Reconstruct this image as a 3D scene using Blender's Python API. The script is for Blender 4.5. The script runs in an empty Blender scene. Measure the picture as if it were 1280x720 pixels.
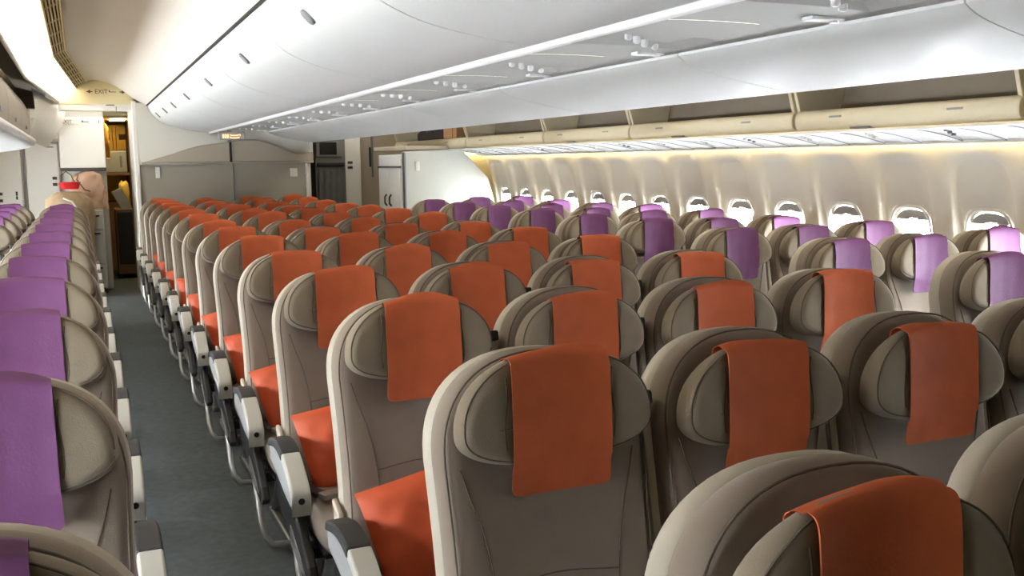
import bpy, bmesh, math, random
from mathutils import Vector, Matrix
random.seed(7)
SC = bpy.context.scene
COL = SC.collection

# ------------------------------------------------------------------ camera
CAM = (-1.52542, 0.0, 1.50719)
YAW, PITCH, ROLL, FPX = 0.415244, 0.129548, -0.012212, 1213.41
fw = Vector((math.sin(YAW)*math.cos(PITCH), math.cos(YAW)*math.cos(PITCH), -math.sin(PITCH)))
r0 = Vector((math.cos(YAW), -math.sin(YAW), 0)); u0 = r0.cross(fw)
rr = r0*math.cos(ROLL)+u0*math.sin(ROLL); uu = -r0*math.sin(ROLL)+u0*math.cos(ROLL)
cd = bpy.data.cameras.new('camera'); cam = bpy.data.objects.new('camera', cd); COL.objects.link(cam)
cam.matrix_world = Matrix(((rr.x, uu.x, -fw.x, CAM[0]), (rr.y, uu.y, -fw.y, CAM[1]), (rr.z, uu.z, -fw.z, CAM[2]), (0, 0, 0, 1)))
cd.sensor_width = 36; cd.lens = 36*FPX/1280; cd.clip_start = 0.02; cd.clip_end = 200
SC.camera = cam

# ------------------------------------------------------------------ world, light levels, exposure
SKY = 72.0            # bright overcast daylight outside the windows
COVE = 7.0           # warm light trough above each aisle
WASH = 14.0           # warm strip above the side walls
w = bpy.data.worlds.new('sky'); SC.world = w; w.use_nodes = True
w.node_tree.nodes['Background'].inputs[0].default_value = (0.93, 0.97, 1.0, 1)
w.node_tree.nodes['Background'].inputs[1].default_value = SKY
SC.view_settings.view_transform = 'Standard'; SC.view_settings.look = 'None'
SC.view_settings.exposure = 0.0; SC.view_settings.gamma = 1.0
SC.view_settings.use_curve_mapping = False
SC.cycles.use_denoising = True
SC.cycles.max_bounces = 10; SC.cycles.diffuse_bounces = 6; SC.cycles.transparent_max_bounces = 12
SC.cycles.sample_clamp_indirect = 6.0
SC.cycles.caustics_reflective = False; SC.cycles.caustics_refractive = False

# ------------------------------------------------------------------ materials
def lin(c):
    return tuple((v/255/12.92 if v/255 <= 0.04045 else ((v/255+0.055)/1.055)**2.4) for v in c)
def mat(name, rgb, rough=0.5, metal=0.0, var=0.0, vscale=6.0, bump=0.0, bscale=300.0, spec=0.5, trans=0.0, sheen=0.0):
    m = bpy.data.materials.new(name); m.use_nodes = True
    nt = m.node_tree; b = nt.nodes['Principled BSDF']; c = lin(rgb)
    b.inputs['Base Color'].default_value = (*c, 1); b.inputs['Roughness'].default_value = rough
    b.inputs['Metallic'].default_value = metal; b.inputs['Specular IOR Level'].default_value = spec
    if sheen: b.inputs['Sheen Weight'].default_value = sheen
    if var or bump:
        tc = nt.nodes.new('ShaderNodeTexCoord')
    if var:
        n = nt.nodes.new('ShaderNodeTexNoise'); n.inputs['Scale'].default_value = vscale; n.inputs['Detail'].default_value = 5
        nt.links.new(tc.outputs['Object'], n.inputs['Vector'])
        rp = nt.nodes.new('ShaderNodeValToRGB')
        rp.color_ramp.elements[0].position = 0.3; rp.color_ramp.elements[1].position = 0.7
        rp.color_ramp.elements[0].color = (*[v*(1-var) for v in c], 1); rp.color_ramp.elements[1].color = (*[min(1, v*(1+var)) for v in c], 1)
        nt.links.new(n.outputs['Fac'], rp.inputs['Fac']); nt.links.new(rp.outputs['Color'], b.inputs['Base Color'])
    if bump:
        n2 = nt.nodes.new('ShaderNodeTexNoise'); n2.inputs['Scale'].default_value = bscale; n2.inputs['Detail'].default_value = 2
        nt.links.new(tc.outputs['Object'], n2.inputs['Vector'])
        bp = nt.nodes.new('ShaderNodeBump'); bp.inputs['Strength'].default_value = bump; bp.inputs['Distance'].default_value = 0.002
        nt.links.new(n2.outputs['Fac'], bp.inputs['Height']); nt.links.new(bp.outputs['Normal'], b.inputs['Normal'])
    if trans:
        out = nt.nodes['Material Output']; tr = nt.nodes.new('ShaderNodeBsdfTranslucent'); tr.inputs[0].default_value = (*c, 1)
        mx = nt.nodes.new('ShaderNodeMixShader'); mx.inputs[0].default_value = trans
        nt.links.new(b.outputs[0], mx.inputs[1]); nt.links.new(tr.outputs[0], mx.inputs[2]); nt.links.new(mx.outputs[0], out.inputs[0])
    return m
def emis(name, rgb, s):
    m = bpy.data.materials.new(name); m.use_nodes = True; nt = m.node_tree
    e = nt.nodes.new('ShaderNodeEmission'); e.inputs[0].default_value = (*lin(rgb), 1); e.inputs[1].default_value = s
    nt.links.new(e.outputs[0], nt.nodes['Material Output'].inputs[0]); return m
def glass(name):
    m = bpy.data.materials.new(name); m.use_nodes = True; nt = m.node_tree
    t = nt.nodes.new('ShaderNodeBsdfTransparent'); t.inputs[0].default_value = (0.95, 0.97, 0.97, 1)
    g = nt.nodes.new('ShaderNodeBsdfGlossy'); g.inputs['Roughness'].default_value = 0.05
    mx = nt.nodes.new('ShaderNodeMixShader'); mx.inputs[0].default_value = 0.05
    nt.links.new(t.outputs[0], mx.inputs[1]); nt.links.new(g.outputs[0], mx.inputs[2]); nt.links.new(mx.outputs[0], nt.nodes['Material Output'].inputs[0]); return m

M = dict(
    fabric=mat('seat_fabric', (138, 125, 113), 0.85, var=0.06, vscale=9, bump=0.25, bscale=420, spec=0.2, sheen=0.15),
    fabric2=mat('headrest_fabric', (135, 123, 106), 0.85, var=0.06, vscale=9, bump=0.25, bscale=420, spec=0.2, sheen=0.15),
    shell=mat('shell_plastic', (184, 175, 160), 0.45, var=0.03),
    piping=mat('seam_thread', (98, 88, 77), 0.8),
    orange=mat('orange_cloth', (204, 104, 66), 0.75, var=0.07, vscale=14, bump=0.3, bscale=160, spec=0.2, trans=0.16),
    purple=mat('purple_cloth', (118, 72, 116), 0.6, var=0.07, vscale=14, bump=0.3, bscale=160, spec=0.2, trans=0.07),
    pillow=mat('orange_satin', (208, 88, 50), 0.5, var=0.06, vscale=8, bump=0.2, bscale=60),
    armgrey=mat('arm_side', (164, 165, 166), 0.5), armtip=mat('arm_tip', (198, 196, 188), 0.4),
    armpad=mat('arm_pad', (50, 50, 52), 0.6), black=mat('black_plastic', (18, 18, 21), 0.5),
    chrome=mat('polished_tube', (206, 206, 206), 0.35, 0.6), steel=mat('brushed_steel', (150, 150, 150), 0.4, 0.9),
    carpet=mat('carpet', (86, 91, 92), 0.95, var=0.12, vscale=25, bump=0.6, bscale=500, spec=0.1),
    white=mat('white_panel', (226, 225, 220), 0.35, var=0.015, vscale=2), bin=mat('bin_plastic', (219, 220, 219), 0.42, var=0.012, vscale=2),
    encl=mat('enclosure_panel', (186, 186, 178), 0.5, var=0.02),
    ceil=mat('ceiling_panel', (236, 230, 223), 0.3, var=0.015, vscale=2),
    wallp=mat('side_wall_panel', (236, 230, 218), 0.5, var=0.02, vscale=3), shade=mat('shade_plastic', (170, 168, 164), 0.5),
    psu=mat('service_panel_plastic', (184, 184, 181), 0.6), rail=mat('rail_plastic', (240, 240, 240), 0.3),
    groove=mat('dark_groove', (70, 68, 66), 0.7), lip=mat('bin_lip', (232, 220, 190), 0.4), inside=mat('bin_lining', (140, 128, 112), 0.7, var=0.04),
    brownbin=mat('bin_face_brown', (150, 140, 128), 0.55), divider=mat('divider_laminate', (158, 153, 142), 0.6, var=0.03, vscale=2),
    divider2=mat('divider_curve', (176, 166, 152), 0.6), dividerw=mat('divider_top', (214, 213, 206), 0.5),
    cream=mat('cream_panel', (224, 212, 170), 0.5), label=mat('label_dark', (52, 48, 44), 0.6), labelr=mat('label_maroon', (110, 60, 45), 0.6),
    latch=mat('latch_grey', (120, 122, 126), 0.4), grille=mat('grille_frame', (240, 222, 172), 0.5), grilled=mat('grille_gap', (130, 104, 58), 0.7),
    screen=mat('dark_screen', (18, 18, 20), 0.2), curtain=mat('grey_curtain', (96, 98, 98), 0.8, var=0.1, vscale=14),
    galleyg=mat('galley_grey', (112, 112, 110), 0.5), bag=mat('beige_paper', (196, 164, 142), 0.7, var=0.08, vscale=10),
    blanket=mat('tan_blanket', (170, 148, 120), 0.9, var=0.1, vscale=12), red=mat('red_plastic', (176, 24, 30), 0.4),
    gold=mat('warm_metal', (190, 150, 62), 0.35, 0.5, var=0.15, vscale=8), silver=mat('cart_metal', (168, 170, 166), 0.35, 0.6, var=0.06),
    cart=mat('cart_panel', (186, 188, 184), 0.4), brown=mat('brown_panel', (110, 80, 52), 0.6), card=mat('cardboard', (184, 142, 100), 0.8), darkbag=mat('dark_bag', (48, 38, 34), 0.8),
    yellowbag=mat('yellow_bag', (226, 196, 96), 0.6), teal=mat('teal_panel', (120, 150, 146), 0.5), wrap=mat('plastic_wrapper', (190, 180, 168), 0.2, var=0.2, vscale=60),
    glass=glass('window_glass'),
    trough=emis('light_trough', (255, 244, 220), COVE), wash=emis('wall_wash', (255, 226, 150), WASH), galleylamp=emis('galley_lamp', (255, 226, 165), 40.0),
    addedlight=emis('added_aft_light', (255, 246, 230), 3.5),  # glow of the two added lights near the aft walls
    signlit=emis('lit_sign', (255, 190, 130), 3.0),
)

# ------------------------------------------------------------------ mesh helpers
class MB:
    def __init__(s): s.v = []; s.f = []; s.sm = []
    def add(s, vs, fs, smooth=False):
        o = len(s.v); s.v += [tuple(p) for p in vs]; s.f += [tuple(i+o for i in f) for f in fs]; s.sm += [smooth]*len(fs); return s
    def bm(s, bm, smooth=False):
        bm.verts.index_update(); s.add([v.co[:] for v in bm.verts], [[v.index for v in f.verts] for f in bm.faces], smooth); bm.free(); return s
    def box(s, c, d, bev=0.0, rot=None, seg=2):
        bm = bmesh.new(); bmesh.ops.create_cube(bm, size=1)
        for v in bm.verts: v.co = Vector((v.co.x*d[0], v.co.y*d[1], v.co.z*d[2]))
        if bev: bmesh.ops.bevel(bm, geom=bm.edges[:], offset=bev, segments=seg, profile=0.5, affect='EDGES')
        R = Matrix.Rotation(rot[1], 4, rot[0]) if rot else Matrix()
        for v in bm.verts: v.co = R @ v.co + Vector(c)
        return s.bm(bm)
    def grid(s, rows, smooth=True, closed=False):
        n = len(rows[0]); vs = [p for r in rows for p in r]; fs = []
        for i in range(len(rows)-1):
            for j in range(n if closed else n-1):
                k = (j+1) % n; fs.append((i*n+j, i*n+k, (i+1)*n+k, (i+1)*n+j))
        return s.add(vs, fs, smooth)
    def cap(s, loop, flip=False):
        return s.add(loop, [tuple(range(len(loop)))[::-1] if flip else tuple(range(len(loop)))])
    def tube(s, pts, r, n=8, caps=True):
        P = [Vector(p) for p in pts]; rows = []; up = None
        for i, p in enumerate(P):
            t = ((P[min(i+1, len(P)-1)]-p).normalized() + (p-P[max(i-1, 0)]).normalized()).normalized()
            if up is None: up = t.orthogonal().normalized()
            up = (up - t*up.dot(t)).normalized(); b = t.cross(up)
            rad = r[i] if isinstance(r, (list, tuple)) else r
            rows.append([p+(up*math.cos(2*math.pi*k/n)+b*math.sin(2*math.pi*k/n))*rad for k in range(n)])
        s.grid(rows, True, True)
        if caps: s.cap(rows[0], True); s.cap(rows[-1])
        return s
    def prism(s, poly, axis, a, b, bev=0.0):
        # poly: 2-D outline in the two remaining axes (in x,y,z order), extruded from a to b along axis
        def P(q, t):
            return (t, q[0], q[1]) if axis == 0 else ((q[0], t, q[1]) if axis == 1 else (q[0], q[1], t))
        bm = bmesh.new(); A = [bm.verts.new(P(q, a)) for q in poly]; B = [bm.verts.new(P(q, b)) for q in poly]; n = len(poly)
        bm.faces.new(A[::-1]); bm.faces.new(B)
        for i in range(n): bm.faces.new((A[i], A[(i+1) % n], B[(i+1) % n], B[i]))
        bmesh.ops.recalc_face_normals(bm, faces=bm.faces[:])
        if bev:
            es = [e for e in bm.edges if len(e.link_faces) == 2 and e.calc_face_angle(0) > 0.5]
            bmesh.ops.bevel(bm, geom=es, offset=bev, segments=2, profile=0.5, affect='EDGES')
        return s.bm(bm)
    def puff(s, outline, yf, yb, R, fbend=None, bbend=None, steps=5, inner=4, zc=None):
        # a cushion: closed outline (x,z); front at y=yf and back at y=yb with rounded edge of radius R
        xs = [p[0] for p in outline]; zs = [p[1] for p in outline]
        hx = (max(xs)-min(xs))/2; xc = (max(xs)+min(xs))/2
        if zc is None: zc = (max(zs)+min(zs))/2
        hz = min(max(zs)-zc, zc-min(zs)); rows = []; ym = (yf+yb)/2; ht = (yb-yf)/2
        def ring(d, y, side):
            kx = 1-d/hx; kz = 1-d/hz; o = []
            for x, z in outline:
                X = xc+(x-xc)*kx; Z = zc+(z-zc)*kz
                yy = y + ((fbend(X, Z) if fbend else 0) if side < 0 else ((bbend(X, Z) if bbend else 0) if side > 0 else 0))
                o.append((X, yy, Z))
            return o
        m = min(hx, hz)
        fr = []; bk = []
        for i in range(1, steps+1):
            a = math.pi/2*i/steps; d = R*(1-math.cos(a)); q = math.sin(a)*ht
            k = math.sin(a)
            fr.append((d, ym-q, k)); bk.append((d, ym+q, k))
        for i in range(1, inner+1):
            d = R+(m-R)*0.97*i/inner; fr.append((d, yf, 1)); bk.append((d, yb, 1))
        def mk(lst, side):
            out = []
            for d, y, k in lst:
                base = ring(d, y, 0); bent = ring(d, y, side)
                out.append([(p[0], p[1]+(q[1]-p[1])*k, p[2]) for p, q in zip(base, bent)])
            return out
        F = mk(fr, -1)[::-1]; B = mk(bk, 1)
        rows = F+[ring(0, ym, 0)]+B
        s.grid(rows, True, True); s.cap(rows[0], True); s.cap(rows[-1]); return s
    def build(s, name, m, parent=None, fix=True):
        me = bpy.data.meshes.new(name); me.from_pydata(s.v, [], s.f); me.polygons.foreach_set('use_smooth', s.sm)
        me.materials.append(m if not isinstance(m, str) else M[m])
        if fix:
            b = bmesh.new(); b.from_mesh(me); bmesh.ops.recalc_face_normals(b, faces=b.faces[:]); b.to_mesh(me); b.free()
        o = bpy.data.objects.new(name, me); COL.objects.link(o)
        if parent is not None: o.parent = parent
        return o
def thing(name, label, cat, loc=(0, 0, 0), rz=0, group=None):
    o = bpy.data.objects.new(name, None); COL.objects.link(o); o.empty_display_size = 0.1
    o.location = loc; o.rotation_euler = (0, 0, rz); tag(o, label, cat, group); return o
def tag(o, label, cat, group=None):
    o['label'] = label; o['category'] = cat
    if group: o['group'] = group
    return o
def struct(o): o['kind'] = 'structure'; return o
def dup(o, parent=None):
    c = o.copy(); COL.objects.link(c)
    if parent is not None: c.parent = parent
    for ch in list(o.children): dup(ch, c)
    return c
def sell(n, hx, ht, hb, ex_t, ex_b, zc, xc=0.0):
    o = []
    for i in range(n):
        a = 2*math.pi*i/n; c, s_ = math.cos(a), math.sin(a); ex = ex_t if s_ >= 0 else ex_b; h = ht if s_ >= 0 else hb
        o.append((xc+hx*math.copysign(abs(c)**(2/ex), c), zc+h*math.copysign(abs(s_)**(2/ex), s_)))
    return o
def text_mesh(txt, size, m, parent, loc, name='lettering', rx=math.pi/2, rz=0.0):
    cu = bpy.data.curves.new('lettering', 'FONT'); cu.body = txt; cu.size = size; cu.extrude = 0.0008; cu.align_x = 'CENTER'; cu.align_y = 'CENTER'
    t = bpy.data.objects.new('tmp', cu); COL.objects.link(t); dg = bpy.context.evaluated_depsgraph_get()
    me = bpy.data.meshes.new_from_object(t.evaluated_get(dg)); bpy.data.objects.remove(t); bpy.data.curves.remove(cu)
    me.name = name; me.materials.clear(); me.materials.append(M[m])
    o = bpy.data.objects.new(name, me); COL.objects.link(o); o.parent = parent; o.location = loc; o.rotation_euler = (rx, 0, rz); return o
def lerp(a, b, t): return a+(b-a)*t
def interp(tab, x):
    for (x0, y0), (x1, y1) in zip(tab, tab[1:]):
        if x <= x1: return y0+(y1-y0)*max(0, (x-x0)/(x1-x0))
    return tab[-1][1]
def smooth_poly(pts, n=4):
    P = [Vector((*p, 0)) for p in pts]; out = []
    for i in range(len(P)-1):
        a, b, c, d = P[max(i-1, 0)], P[i], P[i+1], P[min(i+2, len(P)-1)]
        for k in range(n):
            t = k/n; q = 0.5*((2*b)+(c-a)*t+(2*a-5*b+4*c-d)*t*t+(3*b-a-3*c+d)*t**3); out.append((q.x, q.y))
    out.append(tuple(pts[-1])); return out

YN, YP, YE = -2.5, 11.95, 13.0     # cabin start behind the camera, divider front, aft galley wall
# ================================================================== SETTING
mb = MB(); mb.box((0, 7.2, -0.03), (6.2, 20, 0.06)); struct(mb.build('floor', 'carpet'))
# fuselage crown above everything
crown = [(-2.76, 2.42), (-1.7, 2.75), (0, 2.85), (1.7, 2.75), (2.76, 2.42)]
mb = MB(); mb.grid([[(x, y, z) for x, z in crown] for y in (YN, 17.0)])
mb.grid([[(x, y, z+0.05) for x, z in crown] for y in (YN, 17.0)]); struct(mb.build('ceiling', 'ceil'))
for sgn, nm in ((-1, 'wall_upper_left'), (1, 'wall_upper_right')):
    mb = MB(); mb.box((sgn*2.76, (YN+17.0)/2, 2.03), (0.03, 17.0-YN, 0.88)); struct(mb.build(nm, 'ceil'))
mb = MB(); mb.box((0, YN-0.05, 1.4), (6.4, 0.1, 3.0)); struct(mb.build('wall_front', 'curtain'))
mb = MB(); mb.box((0, 17.05, 1.4), (6.4, 0.1, 3.0)); struct(mb.build('wall_rear', 'divider'))

# side walls with window bays
WX = [(0, 2.78), (0.3, 2.87), (0.6, 2.90), (0.9, 2.885), (1.16, 2.85), (1.35, 2.805), (1.57, 2.745), (1.7, 2.71)]
PB, W0 = 0.537, 3.705
def rect_loop(n, hw, z0, z1):
    o = []; zc = (z0+z1)/2; hz = (z1-z0)/2
    for i in range(n):
        t = 8*i/n
        if t < 1: x, z = 1, t
        elif t < 3: x, z = 2-t, 1
        elif t < 5: x, z = -1, 4-t
        elif t < 7: x, z = t-6, -1
        else: x, z = 1, t-8
        o.append((x, z))
    return o
def shape(base, hw, z0, z1, ex):
    zc = (z0+z1)/2; hz = (z1-z0)/2; o = []
    for x, z in base:
        if ex: k = (abs(x)**ex+abs(z)**ex)**(1/ex); x, z = x/k, z/k
        o.append((x*hw, zc+z*hz))
    return o
def bay(sgn):
    base = rect_loop(64, 1, 0, 1); mbw = MB(); out = []
    for hw, z0, z1, ex, push in ((PB/2, 0.62, 1.57, 0, 0), (0.200, 0.70, 1.515, 5, 0), (0.185, 0.73, 1.495, 4.5, 0.026), (0.170, 0.755, 1.47, 4.5, 0.034), (0.160, 0.765, 1.235, 4, 0.036), (0.143, 0.79, 1.212, 3.2, 0.052), (0.136, 0.80, 1.202, 3.2, 0.070)):
        out.append([(sgn*(interp(WX, z)+push), a, z) for a, z in shape(base, hw, z0, z1, ex)])
    mbw.grid(out, True, True)
    zs = [0, 0.15, 0.3, 0.45, 0.62]
    mbw.grid([[(sgn*interp(WX, z), a, z) for a in (-PB/2, PB/2)] for z in zs])
    zs = [1.57, 1.64, 1.7]
    mbw.grid([[(sgn*interp(WX, z), a, z) for a in (-PB/2, PB/2)] for z in zs])
    return mbw, out
wn = 0
for sgn, nm in ((1, 'wall_right'), (-1, 'wall_left')):
    one, loops = bay(sgn); full = MB(); y0 = None
    k0 = -6
    k1 = 12 if sgn > 0 else 15
    pane = [(p[0], p[1], p[2]) for p in loops[-1]]
    pmb = MB(); pmb.cap(pane); pme = pmb.build('pane', 'glass', fix=False)
    smb = MB()
    rows = []
    for i in range(5):
        t = i/4; row = []
        for j in range(9):
            a = lerp(-0.128, 0.128, j/8); zt = 1.203-0.05*abs(a/0.128)**3; zb = 1.148+0.004*math.cos(a/0.128*1.5)
            z = lerp(zt, zb, t); row.append((sgn*(interp(WX, z)+0.060), a, z))
        rows.append(row)
    smb.grid(rows); smb.box((sgn*(interp(WX, 1.148)+0.057), 0, 1.147), (0.012, 0.245, 0.009), 0.003)
    sme = smb.build('window_shade', 'shade')
    fmb = MB()
    fmb.grid([[(p[0]+sgn*d, p[1]*(1+e), 1.0+(p[2]-1.0)*(1+e)) for p in loops[-2]] for d, e in ((-0.02, 0.02), (-0.026, 0.06), (-0.018, 0.10))], True, True)
    frm = fmb.build('window_frame', 'white')
    for k in range(k0, k1+1):
        yc = W0+PB*k
        full.add([(x, y+yc, z) for x, y, z in one.v], one.f, True)
        wn += 1
        e = bpy.data.objects.new('window_%d' % wn, None); COL.objects.link(e); e.location = (0, yc, 0); struct(e)
        for src in (pme, sme, frm):
            c = src.copy(); COL.objects.link(c); c.parent = e
    for src in (pme, sme, frm): bpy.data.objects.remove(src)
    ya, yb = W0+PB*(k0-0.5), W0+PB*(k1+0.5)
    for a, b in ((YN-0.1, ya), (yb, 17.0)):
        if b > a: full.grid([[(sgn*interp(WX, z), y, z) for z in (0, 0.15, 0.3, 0.45, 0.6, 0.9, 1.16, 1.35, 1.57, 1.7)] for y in (a, b)])
    struct(full.build(nm, 'wallp', fix=False))
    # warm wash light hidden behind the service panel edge
    m2 = MB(); m2.box((sgn*2.70, (YN+12.3)/2, 1.602), (0.03, 12.3-YN, 0.012)); struct(m2.build('trim_%d' % (1 if sgn > 0 else 2), 'wash'))
    m2 = MB(); m2.box((sgn*2.675, (YN+10.3)/2, 1.598), (0.012, 10.3-YN, 0.05)); struct(m2.build('trim_%d' % (3 if sgn > 0 else 4), 'white'))

# ceiling panels over the aisles (left one seen), light trough and grille are part of it
NEARP = [(-1.86, 2.22), (-1.76, 2.32), (-1.655, 2.385), (-1.565, 2.43), (-1.45, 2.455), (-1.30, 2.46), (-1.10, 2.41), (-0.93, 2.30), (-0.785, 2.185)]
FARP = [(-1.68, 2.23), (-1.60, 2.32), (-1.50, 2.375), (-1.39, 2.435), (-1.36, 2.455), (-1.28, 2.46), (-1.10, 2.40), (-0.93, 2.28), (-0.785, 2.185)]
def prof(y):
    t = min(1, max(0, (y-8.7)/(11.95-8.7))); return [(lerp(a[0], b[0], t), lerp(a[1], b[1], t)) for a, b in zip(NEARP, FARP)]
ysegs = [YN, 1.4, 3.2, 6, 8.7, 9.8, 10.9, 11.95]
for sgn in (-1, 1):
    def pt(q, y, d=0): return (q[0]*(-sgn), y, q[1]+d)
    mb = MB(); rows = []
    for y in ysegs:
        P = prof(y); S = smooth_poly(P[3:], 4); rows.append([pt(q, y) for q in S])
    mb.grid(rows)
    struct(mb.build('ceiling_panel_%s' % ('left' if sgn < 0 else 'right'), 'ceil', fix=False))
    mb = MB(); mb.grid([[pt(q, y) for q in smooth_poly(prof(y)[:3], 3)] for y in ysegs[1:]])
    struct(mb.build('ceiling_light_%s' % ('left' if sgn < 0 else 'right'), 'trough', fix=False))
    mb = MB(); mb.grid([[pt(q, y) for q in smooth_poly(prof(y)[:3], 3)] for y in ysegs[:2]]); struct(mb.build('ceiling_cove_%s' % ('left' if sgn < 0 else 'right'), 'ceil', fix=False))
    # grille
    mg = MB(); mg.grid([[pt(q, y, 0.012) for q in prof(y)[2:4]] for y in ysegs], False)
    g = struct(mg.build('ceiling_grille_%s' % ('left' if sgn < 0 else 'right'), 'grilled', fix=False))
    mf = MB()
    for t in (0.0, 0.22, 0.42, 0.62, 0.82, 1.0):
        path = [pt((lerp(prof(y)[2][0], prof(y)[3][0], t), lerp(prof(y)[2][1], prof(y)[3][1], t)), y) for y in ysegs]
        mf.tube(path, 0.006 if 0 < t < 1 else 0.009, 6)
    y = YN
    while y < 11.9:
        a, b = prof(y)[2], prof(y)[3]; mf.tube([pt(a, y), pt(b, y)], 0.007, 6); y += 0.62 if y < 8.6 else 0.5
    mf.build('grille_bars', 'grille', g)
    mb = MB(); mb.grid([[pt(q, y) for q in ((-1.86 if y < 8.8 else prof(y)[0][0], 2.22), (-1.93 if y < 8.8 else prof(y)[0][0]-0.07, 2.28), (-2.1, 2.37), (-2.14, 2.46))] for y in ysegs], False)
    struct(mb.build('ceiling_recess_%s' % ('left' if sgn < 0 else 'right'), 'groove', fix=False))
    mb = MB(); mb.tube([pt((prof(y)[0][0]-0.01, prof(y)[0][1]-0.005), y) for y in ysegs], 0.014, 8)
    struct(mb.build('trim_%d' % (5 if sgn < 0 else 6), 'ceil'))
    mb = MB(); mb.box((sgn*0.765, (YN+YP)/2, 2.20), (0.05, YP-YN, 0.03)); struct(mb.build('trim_%d' % (7 if sgn < 0 else 8), 'groove'))

# ================================================================== OVERHEAD: centre bins, left side (closed)
LP = smooth_poly([(-0.768, 2.172), (-0.735, 2.10), (-0.655, 2.02), (-0.55, 1.968), (-0.433, 1.934), (-0.27, 1.905), (-0.115, 1.888)], 5)
ORD = ['first', 'second', 'third', 'fourth', 'fifth', 'sixth', 'seventh', 'eighth', 'ninth', 'tenth', 'eleventh', 'twelfth', 'thirteenth', 'fourteenth', 'fifteenth']
lb = [-0.1, 1.45, 3.0, 4.5, 6.1, 7.6, 9.0, 10.0, 10.9, 11.9]
def extr(profile, y0, y1, n=2, inset=0.006):
    return [[(x, lerp(y0+inset, y1-inset, i/(n-1)), z) for x, z in profile] for i in range(n)]
def shell_panel(mb, profile, y0, y1, th=0.02, g=0.003):
    a = [(x, y0+g, z) for x, z in profile]; b = [(x, y1-g, z) for x, z in profile]
    a2 = [(x, y0+g+0.004, z+th) for x, z in profile]; b2 = [(x, y1-g-0.004, z+th) for x, z in profile]
    mb.grid([a2, a], False); mb.grid([a, b], True); mb.grid([b, b2], False); mb.grid([b2, a2], True)
    mb.grid([[a[0], a2[0]], [b[0], b2[0]]], False); mb.grid([[a[-1], a2[-1]], [b[-1], b2[-1]]], False)
latch_p = LP[8]
for i in range(len(lb)-1):
    y0, y1 = lb[i], lb[i+1]
    if i == 0: lab = 'closed white overhead bin of the centre row nearest the camera, left side'
    elif i == len(lb)-2: lab = 'closed white centre overhead bin touching the grey divider wall, left side'
    else: lab = 'closed white centre overhead bin on the left side, %s from the camera' % ORD[i]
    t = thing('overhead_bin', lab, 'overhead bin', (0, (y0+y1)/2, 0), 0, 'closed bins of the centre row')
    oy = -(y0+y1)/2
    mb = MB(); shell_panel(mb, LP, y0+oy, y1+oy); mb.build('bin_door', 'bin', t)
    mb = MB(); lx, lz = -0.700, 2.062
    ml = sell(20, 0.036, 0.028, 0.028, 2.6, 2.6, 0)
    # latch lies on the curved door
    n = Vector((-0.72, 0, -0.69)).normalized(); tx = Vector((0, 1, 0)); tz = Vector((0.69, 0, -0.72)).normalized()
    c = Vector((-0.700, 0, 2.057))
    rows = []
    for s_, h in ((1.0, -0.004), (1.0, 0.004), (0.85, 0.007), (0.02, 0.004)):
        rows.append([tuple(c+tx*(q[0]*s_)+tz*(q[1]*1.25*s_)+n*h) for q in ml])
    mb.grid(rows, True, True); mb.build('latch', 'latch', t)
# service unit strip under the centre bins
sx = [i*1.0+0.2 for i in range(-1, 12)]
mb = MB(); mb.tube([(-0.107, y, 1.884) for y in (YN, 3, 7, 11.88)], 0.017, 10); struct(mb.build('trim_9', 'rail'))
pb = [-0.4, 0.55, 1.5, 2.45, 3.4, 4.35, 5.3, 6.25, 7.2, 8.15, 9.1, 10.05, 11.0, 11.88]
for i in range(len(pb)-1):
    y0, y1 = pb[i], pb[i+1]; ym = (y0+y1)/2
    t = thing('service_panel', 'pale overhead service panel with air nozzles between centre bins, %s from the camera' % ORD[i], 'service panel', (0, ym, 0), 0, 'centre service panels')
    h = (y1-y0)/2-0.001
    mb = MB(); rows = []
    for q in range(13):
        x = lerp(-0.10, 0.557, q/12); rows.append([(x, y, 1.902+0.010*math.sin(math.pi*q/12)-0.0) for y in (-h, -h*0.3, -h*0.25, h*0.25, h*0.3, h)])
    for r_ in rows[2:11]:
        for j in (2, 3): r_[j] = (r_[j][0], r_[j][1], r_[j][2]+0.018)
    mb.grid(rows, False); mb.build('panel', 'psu', t, fix=False)
    for a, b in ((0.16, -0.08), (0.24, 0.0), (0.32, 0.08), (0.40, 0.14)):
        mb = MB(); mb.tube([(a, b, 1.925), (a, b, 1.905), (a, b, 1.900)], [0.013, 0.013, 0.007], 10); mb.build('air_nozzle', 'rail', t)
    mb = MB(); mb.tube([(0.50, h*0.6, 1.93), (0.50, h*0.6, 1.893)], 0.014, 10); mb.box((0.46, h*0.6, 1.903), (0.12, 0.05, 0.012), 0.004); mb.build('reading_light', 'rail', t)
# centre bins, right side, swung open: the bucket hangs low
RP = smooth_poly([(0.555, 1.892), (0.60, 1.866), (0.70, 1.836), (0.842, 1.806), (0.97, 1.784), (1.08, 1.768), (1.13, 1.772), (1.16, 1.80)], 4)
rb = [-0.2, 1.85, 3.15, 4.85, 6.4, 8.0, 9.5, 10.8, 11.9]
for i in range(len(rb)-1):
    y0, y1 = rb[i], rb[i+1]; oy = -(y0+y1)/2
    lab = ['white open centre overhead bin bucket nearest the camera, right side'] + ['white centre overhead bin bucket hanging low on the right side, %s from the camera' % ORD[k] for k in range(1, 9)]
    t = thing('overhead_bin', lab[i], 'overhead bin', (0, -oy, 0), 0, 'lowered bins on the right of the centre row')
    mb = MB(); shell_panel(mb, RP, y0+oy, y1+oy, 0.02, 0.003); mb.build('bin_bucket', 'bin', t)
    mb = MB(); mb.box((1.146, 0, 1.783), (0.012, 0.16, 0.02), 0.005); mb.build('latch', 'latch', t)
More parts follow.
